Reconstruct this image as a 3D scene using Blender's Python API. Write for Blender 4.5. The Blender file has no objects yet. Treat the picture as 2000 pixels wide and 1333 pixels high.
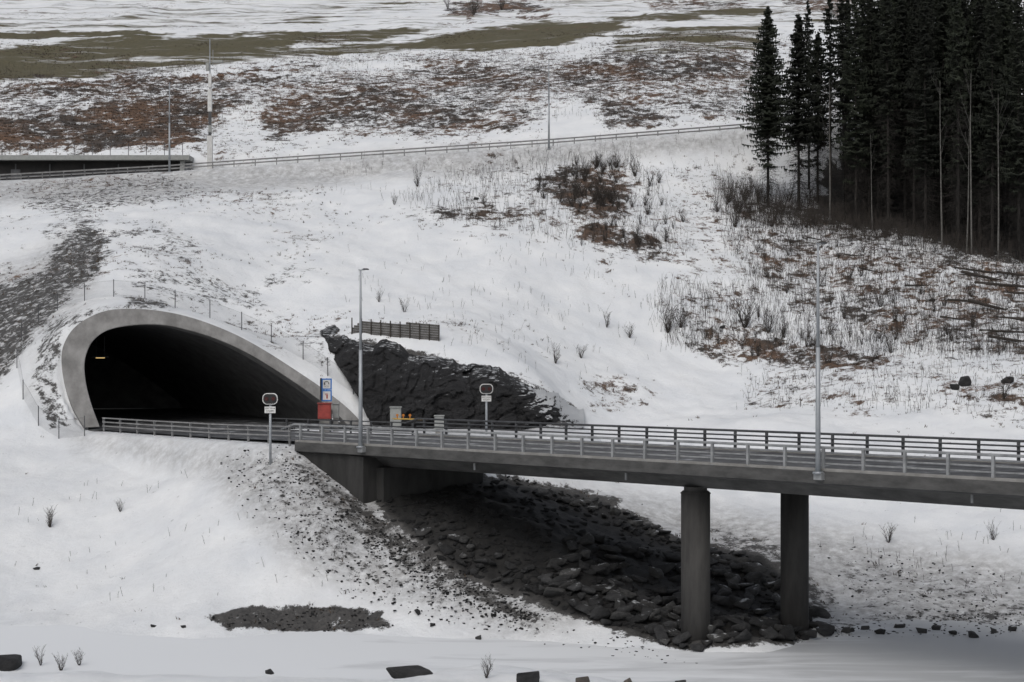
import bpy, bmesh, math, random
import numpy as np
from mathutils import Vector, Matrix
random.seed(7); rng=np.random.default_rng(7)
F=3200.0; CX=1000.0; CY=666.5
def W3(px,py,D): return ((px-CX)/F*D, D, (CY-py)/F*D)
col=bpy.context.scene.collection

# ---------------- noise ----------------
def _h(ix,iy,s):
    n=(ix.astype(np.int64)*374761393+iy.astype(np.int64)*668265263+s*974711)&0xffffffff
    n=((n^(n>>13))*1274126177)&0xffffffff
    return ((n^(n>>16))&0xffff)/65535.0
def vn(x,y,s=0):
    x=np.asarray(x,float);y=np.asarray(y,float)
    ix=np.floor(x);iy=np.floor(y);fx=x-ix;fy=y-iy
    fx=fx*fx*(3-2*fx);fy=fy*fy*(3-2*fy)
    a=_h(ix,iy,s);b=_h(ix+1,iy,s);c=_h(ix,iy+1,s);d=_h(ix+1,iy+1,s)
    return (a+(b-a)*fx)*(1-fy)+(c+(d-c)*fx)*fy
def fbm(x,y,s=0,o=4):
    t=0;a=.5;n=0
    for i in range(o):
        t=t+a*vn(x,y,s+i*17);n+=a;a*=.5;x=x*2.03+5.1;y=y*2.03+1.7
    return t/n
def sst(x,a,b):
    t=np.clip((x-a)/(b-a),0,1);return t*t*(3-2*t)
def polysd(x,y,poly):
    """signed distance, positive inside"""
    P=np.array(poly,float);n=len(P)
    d=np.full(x.shape,1e18);ins=np.zeros(x.shape,bool)
    for i in range(n):
        a=P[i];b=P[(i+1)%n];e=b-a
        t=np.clip(((x-a[0])*e[0]+(y-a[1])*e[1])/(e@e+1e-12),0,1)
        d=np.minimum(d,(x-a[0]-t*e[0])**2+(y-a[1]-t*e[1])**2)
        if abs(e[1])>1e-12:
            c=((a[1]>y)!=(b[1]>y))&(x<(e[0]*(y-a[1])/e[1]+a[0]))
            ins^=c
    d=np.sqrt(d);return np.where(ins,d,-d)

# ---------------- materials ----------------
def newmat(name):
    m=bpy.data.materials.new(name);m.use_nodes=True
    nt=m.node_tree;b=nt.nodes['Principled BSDF'];return m,nt,b
def N(nt,t,**k):
    n=nt.nodes.new(t)
    for a,v in k.items(): setattr(n,a,v)
    return n
def ramp(nt,src,stops):
    r=N(nt,'ShaderNodeValToRGB');e=r.color_ramp.elements
    while len(e)<len(stops): e.new(.5)
    for i,(p,c) in enumerate(stops):
        e[i].position=p;e[i].color=(c[0],c[1],c[2],1) if isinstance(c,tuple) else (c,c,c,1)
    nt.links.new(src,r.inputs[0]);return r.outputs[0]
def noise(nt,scale,detail=4,vec=None,rough=.55,dist=0):
    n=N(nt,'ShaderNodeTexNoise');n.inputs['Scale'].default_value=scale;n.inputs['Detail'].default_value=detail
    n.inputs['Roughness'].default_value=rough;n.inputs['Distortion'].default_value=dist
    if vec is not None: nt.links.new(vec,n.inputs['Vector'])
    return n.outputs['Fac']
def geopos(nt,scale=(1,1,1)):
    g=N(nt,'ShaderNodeNewGeometry');m=N(nt,'ShaderNodeMapping');m.inputs['Scale'].default_value=scale
    nt.links.new(g.outputs['Position'],m.inputs['Vector']);return m.outputs[0]
def mth(nt,op,a,b=None,clamp=False):
    m=N(nt,'ShaderNodeMath',operation=op,use_clamp=clamp)
    for i,v in enumerate((a,b)):
        if v is None: continue
        if isinstance(v,(int,float)): m.inputs[i].default_value=v
        else: nt.links.new(v,m.inputs[i])
    return m.outputs[0]
def mix(nt,f,a,b,bt='MIX'):
    m=N(nt,'ShaderNodeMix',data_type='RGBA',blend_type=bt)
    for k,v in ((0,f),(6,a),(7,b)):
        if isinstance(v,(int,float)): m.inputs[k].default_value=v
        elif isinstance(v,tuple): m.inputs[k].default_value=(*v,1)
        else: nt.links.new(v,m.inputs[k])
    return m.outputs[2]
def maprange(nt,v,a,b,c=0,d=1):
    mr=N(nt,'ShaderNodeMapRange');nt.links.new(v,mr.inputs[0])
    for i,x in enumerate((a,b,c,d)): mr.inputs[1+i].default_value=x
    return mr.outputs[0]
def bump(nt,b,h,strength=.5,dist=.1):
    n=N(nt,'ShaderNodeBump');n.inputs['Strength'].default_value=strength;n.inputs['Distance'].default_value=dist
    nt.links.new(h,n.inputs['Height']);nt.links.new(n.outputs[0],b.inputs['Normal'])
def simple(name,c,c2=None,scale=3,rough=.7,metal=0,bmp=0,sc3=(1,1,1),emit=0,objvar=0):
    m,nt,b=newmat(name)
    b.inputs['Roughness'].default_value=rough;b.inputs['Metallic'].default_value=metal
    c2=c2 or tuple(v*.6 for v in c)
    f=noise(nt,scale,8,geopos(nt,sc3),.65)
    cc=ramp(nt,f,[(.35,c2),(.65,c)])
    if objvar:
        oi=N(nt,'ShaderNodeObjectInfo');cc=mix(nt,1.0,cc,ramp(nt,oi.outputs['Random'],[(0,1-objvar),(1,1.0)]),'MULTIPLY')
    nt.links.new(cc,b.inputs['Base Color'])
    if bmp: bump(nt,b,f,bmp,.05)
    if emit:
        b.inputs['Emission Color'].default_value=(*c,1);b.inputs['Emission Strength'].default_value=emit
    return m
M={}
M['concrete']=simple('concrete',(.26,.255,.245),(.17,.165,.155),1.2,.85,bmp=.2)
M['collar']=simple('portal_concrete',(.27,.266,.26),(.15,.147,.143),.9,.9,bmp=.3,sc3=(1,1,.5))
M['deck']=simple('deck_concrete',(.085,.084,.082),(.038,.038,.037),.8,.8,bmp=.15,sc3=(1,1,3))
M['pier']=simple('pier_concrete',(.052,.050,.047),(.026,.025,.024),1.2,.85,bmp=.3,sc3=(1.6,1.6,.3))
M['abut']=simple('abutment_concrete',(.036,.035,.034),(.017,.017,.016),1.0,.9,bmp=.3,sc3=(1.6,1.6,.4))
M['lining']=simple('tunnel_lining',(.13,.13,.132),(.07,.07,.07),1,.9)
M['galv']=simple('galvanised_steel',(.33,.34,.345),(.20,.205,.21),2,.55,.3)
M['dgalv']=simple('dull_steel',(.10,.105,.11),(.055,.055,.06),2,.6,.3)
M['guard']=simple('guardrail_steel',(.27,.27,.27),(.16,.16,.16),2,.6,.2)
M['pole']=simple('pole_steel',(.38,.40,.42),(.28,.30,.32),1,.5,.3)
M['white']=simple('white_paint',(.68,.68,.67),(.52,.52,.51),3,.5)
M['black']=simple('black_paint',(.015,.015,.016),None,3,.5)
M['blue']=simple('sign_blue',(.02,.17,.52),(.02,.14,.44),3,.4)
M['red']=simple('cabinet_red',(.34,.05,.04),(.22,.035,.03),3,.5)
M['grey']=simple('cabinet_grey',(.33,.34,.33),(.25,.26,.25),3,.6)
M['yellow']=simple('barrier_yellow',(.50,.31,.05),(.36,.22,.03),3,.5)
M['orange']=simple('lamp_orange',(.50,.18,.02),(.38,.12,.02),3,.4)
M['glass']=simple('dark_lens',(.06,.012,.01),(.04,.01,.01),3,.2)
M['glow']=simple('sodium_glow',(.9,.62,.25),(.9,.6,.22),3,.4,emit=.9)
M['wood']=simple('weathered_wood',(.055,.047,.04),(.024,.02,.017),4,.9)
M['plank']=simple('grey_planks',(.13,.125,.12),(.06,.057,.054),3,.9)
M['bark']=simple('spruce_bark',(.060,.053,.047),(.024,.021,.019),4,.95,objvar=.85)
M['pale']=simple('pale_bark',(.16,.155,.145),(.075,.072,.067),3,.9)
M['twig']=simple('twig_bark',(.062,.052,.045),(.030,.026,.023),1,.95)
M['straw']=simple('dry_grass',(.10,.068,.042),(.036,.028,.021),.5,.95)
M['needle']=simple('spruce_needles',(.034,.043,.025),(.009,.012,.008),1.1,.9,objvar=.6)
M['wall']=simple('shade_dark_wall',(.03,.028,.027),(.015,.015,.015),1,.9)

def rockmat(name,snowamt=.62,dark=(.018,.018,.019),light=(.062,.062,.064),strat=(1,1,1.6),xg=0):
    m,nt,b=newmat(name);b.inputs['Roughness'].default_value=.85
    p=geopos(nt,strat);f=noise(nt,1.1,9,p,.65);f2=noise(nt,7,5,p,.7)
    g=N(nt,'ShaderNodeNewGeometry')
    base=ramp(nt,f,[(.35,dark),(.7,light)])
    isl=N(nt,'ShaderNodeObjectInfo')
    base=mix(nt,1.0,base,ramp(nt,isl.outputs['Random'],[(0,.45),(1,1.0)]),'MULTIPLY') if not xg else base
    s=N(nt,'ShaderNodeSeparateXYZ');nt.links.new(g.outputs['Normal'],s.inputs[0])
    v=mth(nt,'ADD',s.outputs[2],mth(nt,'MULTIPLY',mth(nt,'SUBTRACT',noise(nt,2.2,8,p,.7),.5),1.4))
    if xg:
        sp=N(nt,'ShaderNodeSeparateXYZ');nt.links.new(g.outputs['Position'],sp.inputs[0])
        v=mth(nt,'ADD',v,maprange(nt,sp.outputs[0],.5,4.6,0,.8))
    nt.links.new(mix(nt,maprange(nt,v,snowamt+.2,snowamt+.34),base,(.62,.64,.66)),b.inputs['Base Color'])
    bump(nt,b,mth(nt,'ADD',f,f2),1.0,.25);return m
M['rock']=rockmat('slate_rock',1.1)
M['cut']=rockmat('rock_cut',.78,(.006,.006,.007),(.030,.030,.032),(.6,1,2.0),1)
M['riprap']=rockmat('riprap_stone',.88,(.020,.020,.021),(.095,.096,.098))
M['rubble']=rockmat('rubble_stone',1.1,(.010,.010,.011),(.046,.046,.047))
M['boulder']=rockmat('boulder_stone',.78,(.040,.040,.040),(.14,.139,.136))
M['tan']=rockmat('tan_stone',1.1,(.14,.12,.10),(.25,.22,.19))

def terrainmat():
    m,nt,b=newmat('snowy_ground');b.inputs['Roughness'].default_value=.75
    def A(n): 
        a=N(nt,'ShaderNodeAttribute',attribute_name=n);return a.outputs['Fac']
    p=geopos(nt);ps=geopos(nt,(.05,.30,.5))
    def st(x,g=2.3): return mth(nt,'ADD',mth(nt,'MULTIPLY',mth(nt,'SUBTRACT',x,.5),g),.5)
    n1=st(noise(nt,.6,12,p,.82,.2),2.8);n2=st(noise(nt,1.0,11,ps,.68,.5),2.3);n3=noise(nt,5,6,p,.7);n4=noise(nt,1.6,10,p,.75)
    n5=st(noise(nt,1.5,9,p,.80,.1),2.7)
    def bare(c,n,w=.08):
        v=mth(nt,'ADD',n,mth(nt,'MULTIPLY',mth(nt,'SUBTRACT',c,.5),1.0))
        return maprange(nt,v,.5-w*.4,.5+w)
    snow=ramp(nt,noise(nt,.25,8,p),[(.3,(.66,.683,.71)),(.7,(.78,.792,.80))])
    dirt=A('dust')
    dn=mth(nt,'MULTIPLY',dirt,ramp(nt,n4,[(.33,.30),(.62,1.2)]),True)
    snow=mix(nt,dn,snow,(.15,.143,.136))
    c=mix(nt,bare(A('grass'),n2,.20),snow,ramp(nt,n4,[(.3,(.050,.046,.022)),(.7,(.110,.093,.048))]))
    br=mix(nt,maprange(nt,noise(nt,.09,8,p,.75),.44,.58),ramp(nt,n4,[(.35,(.016,.015,.014)),(.65,(.062,.049,.040))]),ramp(nt,n4,[(.35,(.040,.025,.017)),(.65,(.175,.098,.056))]))
    c=mix(nt,bare(A('brush'),n1,.12),c,br)
    rk=A('rocky_shade')
    rc=ramp(nt,n3,[(.3,(.022,.022,.022)),(.7,(.085,.081,.077))])
    rc2=N(nt,'ShaderNodeVectorMath',operation='SCALE');nt.links.new(rc,rc2.inputs[0]);nt.links.new(maprange(nt,rk,.95,1.25,1,.24),rc2.inputs['Scale'])  # high values darken it: dark riprap, plus shade painted inside the wood
    c=mix(nt,bare(rk,n5,.14),c,rc2.outputs[0])
    nt.links.new(c,b.inputs['Base Color'])
    bump(nt,b,mth(nt,'ADD',n4,mth(nt,'MULTIPLY',n3,.4)),.45,.25)
    return m
M['ground']=terrainmat()
def icemat():
    m,nt,b=newmat('river_ice');p=geopos(nt,(.12,.5,1))
    n=noise(nt,1,8,p,.6,.6)
    g=N(nt,'ShaderNodeNewGeometry');s=N(nt,'ShaderNodeSeparateXYZ');nt.links.new(g.outputs['Position'],s.inputs[0])
    v=mth(nt,'ADD',n,mth(nt,'MULTIPLY',s.outputs[0],.012))
    k=ramp(nt,v,[(.50,0.0),(.74,1.0)])
    nt.links.new(mix(nt,k,(.70,.72,.74),(.45,.465,.48)),b.inputs['Base Color'])
    nt.links.new(ramp(nt,k,[(0,.8),(1,.5)]),b.inputs['Roughness']);bump(nt,b,n,.15,.1);return m
M['ice']=icemat()
def roadmat():
    m,nt,b=newmat('slushy_asphalt');p=geopos(nt,(1,1,1))
    n=noise(nt,.7,8,p,.65,.3)
    nt.links.new(ramp(nt,n,[(.42,(.04,.04,.042)),(.58,(.085,.087,.09)),(.68,(.32,.33,.35))]),b.inputs['Base Color'])
    b.inputs['Roughness'].default_value=.6;return m
M['road']=roadmat()
def netmat():
    m,nt,b=newmat('chain_link_mesh');b.inputs['Base Color'].default_value=(.10,.10,.10,1)
    p=geopos(nt);w=N(nt,'ShaderNodeTexWave');w.inputs['Scale'].default_value=4;nt.links.new(p,w.inputs['Vector'])
    nt.links.new(ramp(nt,w.outputs[0],[(0,.05),(1,.19)]),b.inputs['Alpha']);return m
M['net']=netmat()

# ---------------- mesh helpers ----------------
class MB:
    def __init__(s): s.v=[];s.f=[]
    def add(s,v,f):
        o=len(s.v);s.v+= [tuple(a) for a in v];s.f+=[tuple(i+o for i in q) for q in f];return s
    def box(s,c,d,rz=0,R=None):
        vs=[]
        for x in(-.5,.5):
            for y in(-.5,.5):
                for z in(-.5,.5):
                    p=Vector((x*d[0],y*d[1],z*d[2]))
                    if R is not None: p=R@p
                    elif rz: p=Matrix.Rotation(rz,3,'Z')@p
                    vs.append((p.x+c[0],p.y+c[1],p.z+c[2]))
        return s.add(vs,[(0,1,3,2),(4,6,7,5),(0,4,5,1),(2,3,7,6),(0,2,6,4),(1,5,7,3)])
    def tube(s,p0,p1,r0,r1=None,n=8,cap=True):
        r1=r0 if r1 is None else r1
        p0=Vector(p0);p1=Vector(p1);d=(p1-p0).normalized()
        a=d.orthogonal().normalized();b=d.cross(a)
        vs=[]
        for p,r in((p0,r0),(p1,r1)):
            for i in range(n):
                t=2*math.pi*i/n;vs.append(p+a*(r*math.cos(t))+b*(r*math.sin(t)))
        fs=[(i,(i+1)%n,n+(i+1)%n,n+i) for i in range(n)]
        if cap: fs+=[tuple(range(n-1,-1,-1)),tuple(range(n,2*n))]
        return s.add(vs,fs)
    def mesh(s,name,mat,smooth=False):
        me=bpy.data.meshes.new(name);me.from_pydata(s.v,[],s.f);me.materials.append(mat)
        if smooth: me.polygons.foreach_set('use_smooth',[True]*len(me.polygons))
        me.update();return me
def meta(o,label=None,category=None,kind=None,group=None):
    if label:o['label']=label
    if category:o['category']=category
    if kind:o['kind']=kind
    if group:o['group']=group
    return o
def obj(name,me,parent=None,loc=(0,0,0),rot=0,**k):
    o=bpy.data.objects.new(name,me);col.objects.link(o);o.location=loc;o.rotation_euler=(0,0,rot)
    if parent:o.parent=parent
    return meta(o,**k)
def npmesh(name,V,Fq,mat,smooth=False):
    me=bpy.data.meshes.new(name);V=np.asarray(V,np.float32);Fq=np.asarray(Fq,np.int32);k=Fq.shape[1]
    me.vertices.add(len(V));me.vertices.foreach_set('co',V.ravel())
    me.loops.add(Fq.size);me.loops.foreach_set('vertex_index',Fq.ravel())
    me.polygons.add(len(Fq));me.polygons.foreach_set('loop_start',np.arange(0,Fq.size,k,dtype=np.int32))
    me.polygons.foreach_set('loop_total',np.full(len(Fq),k,np.int32))
    if smooth: me.polygons.foreach_set('use_smooth',np.ones(len(Fq),bool))
    me.materials.append(mat);me.update(calc_edges=True);return me
def text(body,size,mat,name='lettering',parent=None,loc=(0,0,0)):
    c=bpy.data.curves.new('t','FONT');c.body=body;c.size=size;c.align_x='CENTER';c.align_y='CENTER';c.extrude=.002
    t=bpy.data.objects.new('t',c);col.objects.link(t)
    bpy.context.view_layer.update()
    me=bpy.data.meshes.new_from_object(t.evaluated_get(bpy.context.evaluated_depsgraph_get()))
    bpy.data.objects.remove(t);me.materials.clear();me.materials.append(mat)
    o=bpy.data.objects.new(name,me);col.objects.link(o);o.parent=parent;o.location=loc;o.rotation_euler=(math.pi/2,0,0);return o

# ---------------- road frame ----------------
dn=math.hypot(.722,.692);d2=(.722/dn,-.692/dn);n2=(.692/dn,.722/dn)
C0=60.8;WD=10.0
def ST(s,t,z=0): return (s*d2[0]+(t+C0)*n2[0], s*d2[1]+(t+C0)*n2[1], z)
def deckz(s): return -5.9+.0075*(s+70)
roadang=math.atan2(d2[1],d2[0])

# ---------------- portal rim ----------------
inner=[(195,836),(178,790),(168,750),(165,715),(170,690),(182,668),(205,650),(240,640),(290,636),(330,639),(370,648),(410,660),(450,676),(490,696),(530,720),(570,746),(610,774),(640,797),(662,815),(678,833)]
outer=[(165,838),(140,795),(125,745),(120,700),(127,670),(145,643),(175,622),(215,608),(270,606),(320,611),(370,622),(420,639),(470,661),(520,689),(570,721),(618,753),(656,781),(680,801),(696,817),(710,834)]
def rimpt(px,py):
    u=(px-CX)/F;v=(CY-py)/F;D=123.56/(1-.2424*u-.6*v);return np.array((u*D,D,v*D))
def smooth_rs(pts,n):
    P=np.array([rimpt(*p) for p in pts])
    Q=[]
    m=len(P)
    for i in range(n):
        t=i/(n-1)*(m-1);k=min(int(t),m-2);f=t-k
        p0=P[max(k-1,0)];p1=P[k];p2=P[k+1];p3=P[min(k+2,m-1)]
        Q.append(.5*((2*p1)+(-p0+p2)*f+(2*p0-5*p1+4*p2-p3)*f*f+(-p0+3*p1-3*p2+p3)*f**3))
    return np.array(Q)
RI=smooth_rs(inner,70);RO=smooth_rs(outer,70)
pn=np.array((.2424,-1,.6));pn/=np.linalg.norm(pn)
midU=(.55*RI+.45*RO)[:,:2];outU=RO[:,:2]
def planez(x,y): return (y-113-.2424*(x+28.6))/.6-6.05

# ---------------- terrain ----------------
cp=[(0,860,108),(0,1000,98),(0,1110,91.5),(0,1215,85),(150,862,109),(300,868,107.5),(300,1000,97),(300,1120,90),(300,1222,83),
(540,884,97.8),(560,1000,91),(560,1120,86),(560,1212,83.5),(600,904,95.9),(645,932,94.5),(700,960,93.8),(750,1100,87.5),(800,1222,82.5),
(900,1000,91.5),(1000,1130,85),(1100,1205,82),(950,935,103),(1100,960,103),(1250,1040,97),(1350,1110,91),(1350,1228,81.5),(1340,1246,78.6),(1560,1226,81.5),(1460,1238,79.8),(1550,1205,85),(1600,1100,93),
(1500,980,104),(1700,1100,94),(1700,1215,84.5),(1750,1000,102),(1300,850,119),(1120,832,118),(1500,830,117),(1750,850,115),
(1130,785,123),(1300,700,136),(1000,600,140),(1000,500,152),(1000,400,166),(1000,330,180),(1250,500,155),(1250,400,169),
(1500,700,136),(1500,600,146),(1500,500,158),(1480,410,170),(1700,700,133),(1700,560,149),(1750,465,163),
(2000,1225,83.5),(2000,1100,92),(2000,1000,100),(2000,850,113),(2000,750,122),(2000,650,134),(2000,560,146),(2000,515,154),
(0,780,114),(0,700,121),(0,560,137),(0,450,155),(0,390,172),(60,700,117.5),(60,800,112),(280,585,123),(280,500,139),(280,420,157),
(500,650,128),(500,560,140),(500,480,151),(500,400,167),(640,650,128),(640,560,140),(760,640,127),(760,665,123),
(700,655,123.5),(850,688,121),(1000,722,120.5),(1060,748,119.5),(800,828,115),(900,828,114.5),(1000,828,113.5),(700,826,117),(1080,826,114),
(0,310,193),(0,230,210),(0,150,235),(0,80,270),(0,0,330),(500,300,193),(500,220,212),(500,140,238),(500,70,275),(500,0,335),
(1000,265,195),(1000,200,212),(1000,130,238),(1000,65,275),(1000,0,335),(1470,230,198),(1470,150,225),(1470,70,262),(1500,0,320),
(1750,380,182),(1750,230,215),(1750,100,260),(2000,430,175),(2000,300,200),(2000,150,240),(2000,0,300),
(0,-200,520),(1000,-200,520),(2000,-200,520),(0,-500,850),(1000,-500,850),(2000,-500,850)]
K=[]
for a in cp:
    K.append(W3(*a))
    if a[0]==0:
        K.append(W3(-800,a[1],a[2]));K.append(W3(-2600,a[1],a[2]))
    if a[0]==2000:
        K.append(W3(2800,a[1],a[2]));K.append(W3(4600,a[1],a[2]))
for i in range(0,70,3):
    q=RO[i]; 
    if 3<i<66: K.append((q[0],q[1],q[2]-.05))
for u in (-1.2,-.6,-.3,-.15,0,.1,.2,.3,.6,1.2):
    r=u>.03
    for D,z in ((5,-1.8),(20,-4.5),(45,-10.5),(62,-13.6 if not r else -14.5),(71,-14.3 if not r else -14.95),(74,-14.95 if not r else -15.3),(76 if .05<u<.25 else 78,-15.3)):
        K.append((u*D,D,z))
K=np.array(K);S=60.
def phi(r2): return .5*r2*np.log(r2+1e-12)
X=K[:,0]/S;Y=K[:,1]/S;n=len(K)
A=np.zeros((n+3,n+3));A[:n,:n]=phi((X[:,None]-X)**2+(Y[:,None]-Y)**2)+np.eye(n)*1e-5
A[:n,n]=1;A[:n,n+1]=X;A[:n,n+2]=Y;A[n:,:n]=A[:n,n:].T
wv=np.linalg.solve(A,np.concatenate([K[:,2],[0,0,0]]))
def rbf(x,y):
    x=x/S;y=y/S;z=wv[n]+wv[n+1]*x+wv[n+2]*y
    for i in range(n): z=z+wv[i]*phi((x-X[i])**2+(y-Y[i])**2)
    return z
us=np.concatenate([-np.linspace(1.3,.375,22)**1.0,np.linspace(-.36,.36,640),np.linspace(.375,1.3,22)])
Ds=np.concatenate([np.linspace(3,56,28),np.arange(58,136,.3),np.arange(136,200,.45),np.arange(200,330,1.1),np.linspace(332,850,40)])
U,DD=np.meshgrid(us,Ds)  # rows=D
GX=U*DD;GY=DD.copy()
GZ=rbf(GX,GY)
rx=[-200,-57.5,-38.5,-28.8,4.1,26.9,60,200];rz=[10,17.85,18.9,19.6,21.8,23.9,27.5,40]
def roadz(x): return np.interp(x,rx,rz)
kk=sst(GY,180.5,183.3)*(1-sst(GY,190,194))*(1-sst(np.abs(GX),75,110))
GZ=GZ*(1-kk)+roadz(GX)*kk
R1=(fbm(GX/9,GY/9,3)-.5)*1.6+(fbm(GX/1.3,GY/1.3,9)-.5)*.20
damp=sst(np.abs(GY-186),4,8)*.85+.15
nearrim=np.minimum(1,np.maximum(0,(np.sqrt(np.min([(GX-a)**2+(GY-b)**2 for a,b in outU[::4]],axis=0))-.3)/4))
GZ=GZ+R1*damp*(.1+.9*nearrim)*sst(GY,8,60)
plat=[ST(-77.2,-.1)[:2],ST(-80,-.7)[:2],ST(-86,-.9)[:2],ST(-98.5,-.9)[:2],(-28.6,113.3),(-12.4,117.1),(-9,115.6),(0,114),(5,113),(3,106),ST(-73,11)[:2],ST(-74,6)[:2]]
sd=polysd(GX,GY,plat)
kf=sst(sd,-2.0,0)
GZ=GZ*(1-kf)+(-6.15)*kf
s_=GX*d2[0]+GY*d2[1];t_=GX*n2[0]+GY*n2[1]-C0
m=(s_>-70.5)&(s_<10)&(t_>-1.2)&(t_<11.2)
GZ=np.where(m,np.minimum(GZ,-8.3),GZ)
wing=(s_>-76)&(s_<=-70.5)&(t_>-3)&(t_<3)
GZ=np.where(wing,np.minimum(GZ,-6.6-(s_+76)/5.5*1.7+np.clip(-t_,0,3)*-.1),GZ)
PX=CX+F*U;PY=CY-F*GZ/DD
# masks
jx=(fbm(GX/5,GY/5,31)-.5)*120+(fbm(GX/1.1,GY/1.1,32)-.5)*50;jy=(fbm(GX/5,GY/5,41)-.5)*60+(fbm(GX/1.1,GY/1.1,42)-.5)*30
def pm(poly,soft=12,jit=1.0):
    return sst(polysd(PX+jx*jit,PY+jy*jit,poly),-soft*1.3,soft*1.3)
inview=(U>-.4)&(U<.4)
grass=np.zeros_like(GZ);brush=np.zeros_like(GZ);rocky_shade=np.zeros_like(GZ);dust=np.zeros_like(GZ)
def put(arr,poly,c,soft=12,jit=1.0):
    np.maximum(arr,c*pm(poly,soft,jit),out=arr)
put(grass,[(-90,95),(120,80),(280,66),(480,66),(600,78),(560,100),(420,108),(260,122),(200,142),(60,156),(-90,160)],.90,8,.3)
put(grass,[(300,100),(560,92),(760,82),(850,95),(760,106),(640,114),(420,128),(200,152),(-60,164)],.74,8,.3)
put(grass,[(480,64),(700,56),(880,52),(840,66),(740,84),(600,88)],.84,6,.25)
put(grass,[(780,84),(900,58),(1060,42),(1190,42),(1250,52),(1180,68),(1080,92),(900,100),(760,102)],.95,7,.25)
put(grass,[(-90,66),(120,60),(300,60),(300,70),(120,76),(-90,82)],.95,4,.2)
put(grass,[(-90,-400),(2400,-400),(2400,60),(1200,44),(700,55),(300,60),(-90,62)],.39,6,.4)
put(grass,[(1180,60),(1500,40),(1520,100),(1200,110)],.62,10,.4)
put(grass,[(1180,34),(1500,8),(1500,30),(1200,50)],.78,6,.3)
put(grass,[(200,40),(700,10),(900,20),(600,44)],.5,6,.3)
put(brush,[(1450,-40),(1700,-40),(1650,60),(1550,20)],.66,20)
put(brush,[(1240,0),(1460,-10),(1440,22),(1260,24)],.62,10,.4)
put(brush,[(-90,165),(200,155),(420,145),(620,128),(780,145),(900,115),(1200,85),(1500,75),(1500,240),(1300,240),(1100,200),(990,270),(760,275),(540,275),(520,230),(480,215),(380,270),(350,290),(-90,285)],.53,22)
put(brush,[(-90,235),(150,215),(280,185),(430,185),(470,180),(440,230),(385,265),(360,305),(-90,300)],.74,20)
put(brush,[(-90,160),(200,150),(400,145),(640,125),(600,150),(400,175),(100,195),(-90,205)],.66,10)
put(brush,[(540,185),(690,150),(780,160),(900,195),(1000,230),(985,275),(800,260),(640,262),(530,285),(510,262)],.65,24)
put(brush,[(720,135),(900,115),(1110,140),(1060,195),(900,185),(760,165)],.62,18)
put(brush,[(1040,135),(1200,98),(1470,85),(1470,170),(1250,170),(1100,190)],.65,20)
put(brush,[(1150,190),(1280,185),(1290,250),(1190,262)],.62,14)
put(brush,[(1300,180),(1470,180),(1460,240),(1320,236)],.53,12)
put(brush,[(860,0),(1020,-20),(1080,30),(900,45)],.74,12)
put(brush,[(1050,335),(1130,318),(1235,345),(1235,400),(1210,440),(1130,430),(1080,400)],.68,22,.8)
put(brush,[(1090,425),(1210,430),(1300,455),(1325,505),(1200,510),(1110,465)],.70,20,.8)
put(brush,[(835,400),(930,385),(1060,400),(1050,430),(900,450)],.62,16,.8)
put(brush,[(1170,515),(1220,505),(1200,540)],.66,10)
put(brush,[(1380,360),(1500,390),(1750,460),(2100,520),(2100,620),(1950,640),(1800,660),(1600,640),(1500,590),(1440,500)],.51,22)
put(brush,[(1290,560),(1450,560),(1500,640),(1470,700),(1300,690)],.44,20)
put(brush,[(1560,600),(2100,600),(2100,740),(1800,690)],.47,20)
put(brush,[(1310,692),(1400,652),(1600,662),(1740,690),(1750,722),(1600,728),(1450,722)],.66,16,.8)
put(brush,[(1120,740),(1250,740),(1290,780),(1180,800),(1130,790)],.52,14,.8)
put(brush,[(1830,735),(2050,725),(2050,795),(1830,795)],.50,12)
put(brush,[(1450,700),(2050,720),(2050,830),(1450,800)],.37,12)
put(brush,[(820,330),(1330,300),(1330,500),(900,470)],.32,24)
put(brush,[(1300,300),(1480,300),(1470,560),(1300,560)],.38,20)
put(rocky_shade,[(1640,300),(2300,240),(2300,535),(1880,500),(1750,465),(1640,440),(1590,425)],1.28,18)  # floor of the spruce wood: its deep shade painted as near-black ground
put(rocky_shade,[(1440,385),(1500,395),(1640,430),(1640,450),(1500,425)],.7,10,.6)
put(rocky_shade,[(150,415),(215,445),(195,530),(150,580),(75,640),(45,700),(10,760),(-90,810),(-90,590),(60,530),(105,470)],.68,18,.6)
put(rocky_shade,[(60,372),(200,352),(480,365),(470,385),(300,392),(150,440),(90,440)],.50,16)
put(rocky_shade,[(200,440),(320,430),(310,460),(220,480)],.56,12)
clump=.10+.34*sst(fbm(GX/6,GY/6,123,3),.48,.62)
rocky_shade=np.maximum(rocky_shade,clump*pm([(230,380),(560,450),(600,560),(580,640),(400,590),(250,560)],24))
rocky_shade=np.maximum(rocky_shade,(clump+.02)*pm([(-90,420),(150,400),(140,500),(-90,560)],20))
put(rocky_shade,[(90,620),(200,590),(300,590),(330,603),(180,610),(130,645),(117,720),(140,830),(100,840),(70,760),(75,680)],.56,8,.3)
put(rocky_shade,[(230,570),(330,585),(345,600),(250,596)],.70,8,.3)
put(rocky_shade,[(700,935),(1000,925),(1200,985),(1320,1050),(1480,1080),(1600,1200),(1570,1255),(1330,1262),(1180,1225),(1030,1165),(880,1112),(740,1005)],1.3,16,.5)
put(rocky_shade,[(405,1207),(500,1187),(620,1180),(740,1195),(760,1225),(650,1238),(450,1232)],.90,7,.3)
put(rocky_shade,[(640,650),(700,660),(850,695),(1000,730),(1120,798),(1110,832),(760,832),(700,760),(660,700)],.85,10,.4)
put(rocky_shade,[(560,640),(640,640),(640,700),(580,690)],.40,8,.4)
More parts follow.
